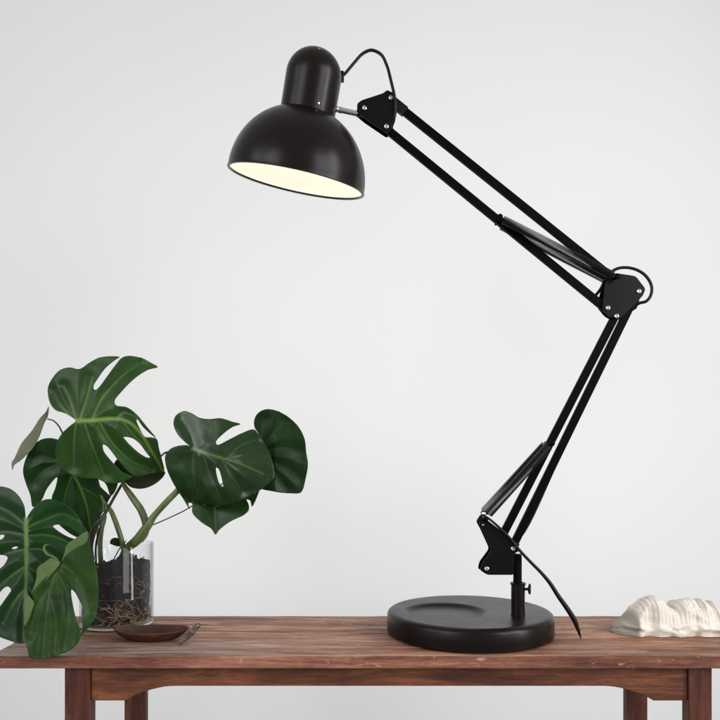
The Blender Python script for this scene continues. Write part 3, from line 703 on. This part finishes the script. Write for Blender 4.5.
# H: round leaf at far right behind G
H_out = [(258.6, 434.5), (254.8, 428), (254, 421), (257.4, 413.6), (265.7, 409.2), (277.5, 411), (289.3, 417.7), (298.8, 427), (304.7, 439), (306.2, 452), (308, 463.8), (305.8, 478), (301, 492.4), (290, 493.3), (272.8, 491.4), (258, 487), (250, 470), (252, 450)]
H_v = [[(262, 448), (272, 470), (287, 490)], [(262, 448), (275, 432), (284, 422)], [(264, 452), (285, 448), (300, 452)], [(268, 462), (286, 468), (300, 478)], [(262, 447), (262, 432), (264, 420)]]
leaf([dict(outline=H_out, holes=[], dfun=lambda x, y: .905+.0003*abs(x-275)+.0001*(y-450), veins=H_v, seed=11, puff=.0035, midw=.8, latw=.6)], [M['leafE'], M['under']], plant, 'round leaf farthest right on the plant')
# I: small olive backlit leaf under A
I_out = [(114, 464), (118, 459), (126, 460), (137, 466), (150, 468), (165, 472), (163, 477), (155, 484), (146, 488), (138, 488.8), (130, 486.8), (124, 481), (117, 472)]
leaf([dict(outline=I_out, holes=[], dfun=lambda x, y: .930+.0004*(y-470), veins=[[(118, 464), (135, 478), (160, 476)]], seed=12, puff=.002, midw=.6)], [M['olive'], M['under']], plant, 'small olive brown leaf seen from below under the top leaf')
# J: thin folded leaf at upper left
J_out = [(48.6, 406.2), (46, 411.5), (40, 418), (31.7, 430.8), (21.7, 443), (14.5, 458), (11.6, 463), (12.6, 470.5), (13.8, 465.5), (20, 461), (27, 454.5), (34, 446.6), (39.5, 436), (44.4, 423), (47.8, 416.4)]
leaf([dict(outline=J_out, holes=[], dfun=lambda x, y: .915+.0009*abs((x-12)*.62-(470-y)*.35)*.4, veins=[[(47.5, 416), (34, 434), (13, 467)]], seed=13, puff=.001, midw=.9)], [M['greyleaf'], M['under']], plant, 'narrow folded grey green leaf at the upper left of the plant')
# K: bud leaf at the vase rim
K_out = [(110, 543.5), (111, 539.5), (114, 537.8), (118.5, 538.5), (123, 545), (118, 546.5), (113, 545)]
leaf([dict(outline=K_out, holes=[], dfun=lambda x, y: .91, veins=[], seed=14, puff=0)], [M['leafA'], M['under']], plant)
# petioles
def stem(path, rads, mat='stem', name='stem'):
    bm = bmesh.new(); smooth_tube(bm, [P(a, b_, d) for a, b_, d in path], [r*.00112 for r in rads], n=12, sub=8)
    return obj(name, bm, M[mat], plant)
stem([(104, 575, .925), (100.8, 560, .92), (100.2, 544, .918), (101.8, 530, .918), (105.2, 514, .925), (100, 490, .940), (90, 455, .945), (80, 430, .93), (76.5, 421, .899)], [2.8, 2.8, 2.7, 2.3, 1.6, 1.5, 1.5, 1.5, 1.2])
stem([(126, 570, .915), (123, 546, .905), (118, 528.6, .905), (112, 513, .912), (106, 504, .93), (90, 480, .94), (62, 465, .935), (57, 461, .927)], [3.0, 2.9, 3.0, 2.8, 2.2, 1.6, 1.3, 1.2])
stem([(116, 572, .92), (119.5, 562, .915), (127, 548.5, .905), (138, 539, .90), (147.5, 526, .90), (157, 512.5, .90), (168, 500.5, .90), (178, 490, .902), (187, 470, .906), (192, 452, .885)], [2.0, 2.8, 4.4, 5.6, 5.0, 3.6, 3.6, 3.4, 2.4, 1.5])
stem([(140, 541, .906), (145.5, 532, .910), (145.5, 522, .912), (141, 510, .914), (135.6, 502, .916), (130, 494, .92), (124, 485, .928), (119, 470, .932)], [3.5, 4.0, 4.2, 4.2, 4.0, 3.6, 2.6, 1.2])
stem([(92, 560, .905), (90, 545, .895), (94, 530, .893), (106, 512, .90), (116.4, 493.6, .925), (124, 482, .94), (140, 470, .945), (161, 456, .93), (166, 452.6, .91), (185, 450, .90)], [3.0, 3.6, 3.4, 1.9, 1.7, 1.6, 1.3, 1.2, 1.2, 1.0], 'stemdark')
stem([(96, 565, .91), (96, 545, .905), (100, 528, .90), (104, 514, .905)], [1.2, 1.2, 1.2, 1.0], 'stemdark')
stem([(150, 526, .905), (154.3, 524.3, .905), (170, 517.5, .905), (186.4, 509.4, .91), (215, 490, .93), (245, 462, .93), (262, 448, .912)], [.6, .7, .7, .7, .7, .8, .8], 'stemdark')
stem([(108, 572, .91), (112, 563, .908), (120, 548, .905), (126, 541, .90)], [.7, .7, .7, .6])
stem([(47.5, 419, .916), (53, 420.5, .918), (58, 425, .925), (62, 432, .935), (75, 460, .95), (95, 500, .95), (98, 540, .935), (102, 570, .93)], [.9, .8, .9, 1.0, 1.2, 1.4, 1.4, 1.4])
stem([(26, 520, .814), (30, 530, .835), (50, 550, .87), (80, 560, .895), (98, 568, .91)], [1.4, 1.5, 1.8, 2.0, 2.0])
stem([(60, 563, .786), (66, 566, .81), (85, 566, .87), (100, 572, .91)], [1.2, 1.4, 1.7, 2.0])
stem([(49, 545, .787), (45, 545.5, .785), (44.2, 549.5, .782), (47, 554, .780), (53, 556.5, .780), (58, 560, .780)], [.8, 1.1, 1.3, 1.3, 1.1, .8])

# soil mass and roots
bm = bmesh.new(); sr = .0425; n = 96; rings = []
def soil_top(x, y):
    return .070+.017*math.exp(-(((x-.013)/.014)**2+((y+.01)/.03)**2))+.004*max(0, x/.04)+.0045*vnoise(x*110, y*110, 4)+.003*vnoise(x*300, y*300, 1)
base_z = TOP+.0065
hs = [0, .01, .02, .03, .04, .05, .06, .07, .08, .09, 1.0]
for hfrac in [i/14 for i in range(15)]:
    ring = []
    for k in range(n):
        a = 2*math.pi*k/n; x, y = math.cos(a)*sr, math.sin(a)*sr; zt = soil_top(x, y); h = .001+zt*hfrac
        rr = 1-.05*abs(vnoise(a*6, h*90, 2))-.04*abs(vnoise(a*17, h*200, 7)); low_ = max(0, 1-h/.03); rr -= .10*low_*(.6+.4*vnoise(a*9, h*80, 5))
        ring.append(bm.verts.new((VC.x+x*rr, VC.y+y*rr, base_z+h)))
    rings.append(ring)
for f in range(1, 9):
    ring = []
    for k in range(n):
        a = 2*math.pi*k/n; q = 1-f/9; x, y = math.cos(a)*sr*q, math.sin(a)*sr*q
        ring.append(bm.verts.new((VC.x+x*.95, VC.y+y*.95, base_z+.001+soil_top(x, y))))
    rings.append(ring)
for r0, r1 in zip(rings, rings[1:]):
    for k in range(n): bm.faces.new((r0[k], r0[(k+1) % n], r1[(k+1) % n], r1[k]))
bm.faces.new(rings[-1]); bm.faces.new(list(reversed(rings[0])))
rc_ = random.Random(11)
for i in range(420):          # chunks of bark in the potting mix
    a = rc_.uniform(0, 2*math.pi); q = rc_.random()
    if i % 3: rr_ = rc_.uniform(.0385, .0412); x, y = math.cos(a)*rr_, math.sin(a)*rr_; z = rc_.uniform(.018, soil_top(x, y))
    else: rr_ = .038*math.sqrt(q); x, y = math.cos(a)*rr_, math.sin(a)*rr_; z = soil_top(x, y)+rc_.uniform(-.001, .0035)
    c = Vector((VC.x+x, VC.y+y, base_z+z)); sz = rc_.uniform(.0012, .0034)
    m4 = Matrix.Translation(c) @ Matrix.Rotation(rc_.uniform(0, 6), 4, 'Z') @ Matrix.Rotation(rc_.uniform(0, 6), 4, 'X') @ Matrix.Diagonal((sz*rc_.uniform(.8, 1.5), sz*rc_.uniform(.5, 1), sz*rc_.uniform(.4, .8), 1))
    g_ = bmesh.ops.create_icosphere(bm, subdivisions=1, radius=1, matrix=m4)
    for v_ in g_['verts']:
        v_.co += (v_.co-c)*rc_.uniform(-.3, .3)
        dx, dy = v_.co.x-VC.x, v_.co.y-VC.y; l_ = math.hypot(dx, dy)
        if l_ > .0438: v_.co.x = VC.x+dx*.0438/l_; v_.co.y = VC.y+dy*.0438/l_
obj('soil', bm, M['soil'], plant, sharp=35)
bm = bmesh.new()
rs = random.Random(3)
for i in range(135):
    lowz = i < 104
    a = rs.uniform(-math.pi, .15*math.pi) if i % 4 else rs.uniform(0, 6.28)
    z = rs.triangular(.001, .030, .006) if lowz else rs.uniform(.02, .058)
    pts = []; da = rs.uniform(-.2, .2); dz = rs.uniform(-.008, .008)
    r_ = rs.uniform(.0405, .0432)
    for s in range(rs.randint(4, 8)):
        pts.append((VC.x+r_*math.cos(a), VC.y+r_*math.sin(a), base_z+max(.0008, z)))
        a += da; z += dz; da += rs.uniform(-.26, .26); dz += rs.uniform(-.009, .009); da = max(-.24, min(.24, da)); dz = max(-.009, min(.009, dz)); r_ = min(.0434, max(.039, r_+rs.uniform(-.0012, .0012)))
        z = min(z, .033 if lowz else .062)
    q = catmull(pts, 5); r0 = rs.uniform(.0003, .0008) if lowz else rs.uniform(.0002, .00045)
    tube(bm, q, [r0*(1-.5*j/len(q)) for j in range(len(q))], 5)
tag(obj('roots', bm, M['root'], plant), kind='stuff')
# glass vase
vase = empty('glass_vase', VC, 'clear straight sided glass vase holding dark soil and roots', 'vase')
bm = bmesh.new(); rv = .0463; hv = .1070
lathe(bm, [(rv, .0045), (rv, hv-.0008), (rv-.0006, hv), (rv-.0014, hv), (rv-.0020, hv-.0008), (rv-.0020, .0048)], VC, n=96, close=True)
bmesh.ops.recalc_face_normals(bm, faces=bm.faces)
obj('vase_wall', bm, M['glass'], vase)
bm = bmesh.new(); lathe(bm, [(0, .0006), (rv-.003, .0006), (rv+.0001, .0022), (rv+.0001, .0044), (0, .0044)], VC, n=96)
bmesh.ops.recalc_face_normals(bm, faces=bm.faces)
obj('vase_base', bm, M['glassbase'], vase)

# ------------------------------------------------------------------ dish and twig
dc_ = Vector(((151.5-360)/F*.846, .846, TOP))
dish = bmesh.new(); n = 72; ax, ay = .0460, .0235
def dring(s, h, tipk=0):
    r = []
    for k in range(n):
        a = 2*math.pi*k/n; c, s_ = math.cos(a), math.sin(a)
        x = ax*s*(abs(c)**.96)*(1 if c > 0 else -1); y = ay*s*(abs(s_)**1.08)*(1 if s_ > 0 else -1)
        r.append(dish.verts.new((dc_.x+x, dc_.y+y, TOP+h+.0022*tipk*abs(c)**3+.0003*vnoise(c*2, s_*2, 1))))
    return r
rs_ = [dring(.50, .0004), dring(.58, .0007), dring(.70, .0026), dring(.82, .0056), dring(.93, .0090, .6), dring(.99, .0112, 1), dring(1.0, .0122, 1), dring(.985, .0127, 1), dring(.955, .0120, 1), dring(.88, .0088, .6), dring(.76, .0058), dring(.6, .0036), dring(.4, .0026), dring(.2, .0023)]
for r0, r1 in zip(rs_, rs_[1:]):
    for k in range(n): dish.faces.new((r0[k], r0[(k+1) % n], r1[(k+1) % n], r1[k]))
dish.faces.new(list(reversed(rs_[0]))); dish.faces.new(rs_[-1])
tag(obj('wooden_dish', dish, M['dish'], sharp=60), 'small dark oval wooden dish on the table in front of the vase', 'dish')
bm = bmesh.new(); a0 = P(179.6, 645.6, .820); a1 = P(199.2, 626.8, .846); q = []; rr = []
for i in range(22):
    t = i/21; p = a0.lerp(a1, t); p.z += .0004*math.sin(t*9); q.append(p); rr.append(.0030+.0010*math.sin(t*math.pi)+.00035*vnoise(t*9, 0, 0))
rr[0] = .0017; rr[-1] = .0021
tube(bm, q, rr, 14)
for v_ in bm.verts: v_.co += Vector((vnoise(v_.co.x*500, v_.co.y*500, v_.co.z*500), vnoise(v_.co.x*500, v_.co.y*500, v_.co.z*500+9), 0))*.0004
for f in bm.faces:
    if f.calc_center_median().x < a0.x+(a1.x-a0.x)*.16: f.material_index = 1
zmin = min(v_.co.z for v_ in bm.verts)
for v_ in bm.verts: v_.co.z += TOP+.0002-zmin
tag(obj('twig', bm, [M['bark'], M['cut']]), 'short grey barked stick leaning on the rim of the wooden dish', 'stick')

# ------------------------------------------------------------------ cloth
prof_t = [(611.5, 627.5), (615, 624), (620, 621), (625, 619.5), (630.5, 617.5), (632.6, 611.5), (635.5, 607), (642, 601.5), (648, 597.2), (653, 595.6), (658, 597), (663, 601.2), (668, 606), (672, 608), (676, 603.4), (681, 599.3), (687, 598), (693, 598.8), (696.5, 602.6), (700.5, 598.4), (705, 601.2), (708.5, 603.6), (711, 599.8), (714, 605), (718, 608), (724, 611), (733, 614), (745, 618), (757, 626), (765, 634)]
pt = np.array(catmull(prof_t, 6)); YR = .882
xs = np.linspace(X(611.6, YR), X(764.5, YR), 400)
zr = np.interp(xs, (pt[:, 0]-360)/F*YR, CZ+(460-pt[:, 1])/F*YR)
zr = np.maximum(zr, TOP+.003)
bm = bmesh.new(); rib_l = bm.verts.layers.float.new('rib'); gry = bm.verts.layers.float.new('grey'); cols = []; nj = 90
x_end0, x_end1 = xs[0], xs[-1]
for i, x in enumerate(xs):
    H = zr[i]-TOP; u = (x-x_end0)/(x_end1-x_end0)
    e = min(1, (u/.16)**.5, ((1-u)/.06)**.5) if 0 < u < 1 else .05
    e = max(e, .06)
    yf = YR-.024*e*(1+.26*vnoise(x*60, 0, 1)+.08*vnoise(x*110, 0, 3)); yb = YR+.052*e
    col = []
    for j in range(nj+1):
        t = j/nj; a = math.pi*t
        # front rises steeply, back slopes away
        c = -math.cos(a); y = (YR+(yb-YR)*c) if c > 0 else (YR+(YR-yf)*c)
        z = H*(math.sin(a)**(.62 if c < 0 else 1.2))
        ft = max(0, 1-t*2)      # 1 at the front hem, 0 at the ridge
        # folds: soft in the ribbed upper part, crumpled near the hem
        lowf = math.exp(-(max(0, z-.004)/.009)**2)*(1 if c < .3 else .4)
        fold = lowf*(.0075*vnoise(x*42+z*60, z*150, 2)+.0036*vnoise(x*95+z*80, z*230, 4))
        fold += .0050*vnoise(x*24+z*20, z*26, 5)*math.sin(a)+.0026*vnoise(x*60, z*55, 8)*math.sin(a)+.0012*vnoise(x*150, z*120, 6)*math.sin(a)
        fold -= .0075*(abs(vnoise(x*30+z*26, z*34, 31))-.12)*math.sin(a)+.0035*(abs(vnoise(x*75-z*60, z*80, 33))-.12)*math.sin(a)
        fold *= 1-.80*math.exp(-((t-.5)/.13)**2)
        lh = .0115+.0085*vnoise(x*26, 3, 1)
        ledge = (.0030+.0030*vnoise(x*30, 7, 2))*math.exp(-((z-lh)/.0030)**2)*(c < 0)
        crease = .0035*math.exp(-((x-X(674, .86)+(z-.008)*1.6)/.0022)**2)*math.exp(-((z-.007)/.006)**2)*(c < 0)
        nrm = Vector((0, c, math.sin(a)))
        rib = .5+.5*math.cos(2*math.pi*(x+.0012*vnoise(x*30, z*40, 3))/.0047)
        rowb = .5+.5*math.cos(2*math.pi*z/.0036)
        k_r = min(1, max(0, (z-.013)/.006)) if c < 0.2 else .5
        lx = (x-X(634, YR)); k_r *= min(1, max(0, lx/.006+.3))
        p_ = Vector((x, y, TOP+z))+nrm*(fold*(.35+.65*min(1, max(0, lx/.008+.5)))-.00042*rib*k_r-.00022*rowb*k_r-crease)+Vector((0, -ledge, 0))
        if lx < .006 and c < 0: p_.y += .0035*math.exp(-((z-.0065)/.0022)**2)*min(1, (.006-lx)/.006); p_.y -= .0012*vnoise(x*130, z*200, 9)
        if j in (0, nj): p_.z = TOP+.0003
        p_.z = max(p_.z, TOP+.0003+.0007*math.sin(a))
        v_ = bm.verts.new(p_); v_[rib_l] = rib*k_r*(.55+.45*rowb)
        v_[gry] = min(1, max(0, (.001-lx)/.004))*.80+min(1, .30*math.exp(-(z/.006)**2)*(1 if c < 0 else 0)*(1 if lx > 0 else .2)+.9*max(0, vnoise(x*75+z*90, z*260, 21)-.12)*lowf)  # grey brim, plus shade of hem and creases painted into the colour
        col.append(v_)
    cols.append(col)
for c0, c1 in zip(cols, cols[1:]):
    for j in range(nj): bm.faces.new((c0[j], c1[j], c1[j+1], c0[j+1]))
for c_ in (cols[0], cols[-1]):
    try: bm.faces.new(c_)
    except Exception: pass
bmesh.ops.recalc_face_normals(bm, faces=bm.faces)
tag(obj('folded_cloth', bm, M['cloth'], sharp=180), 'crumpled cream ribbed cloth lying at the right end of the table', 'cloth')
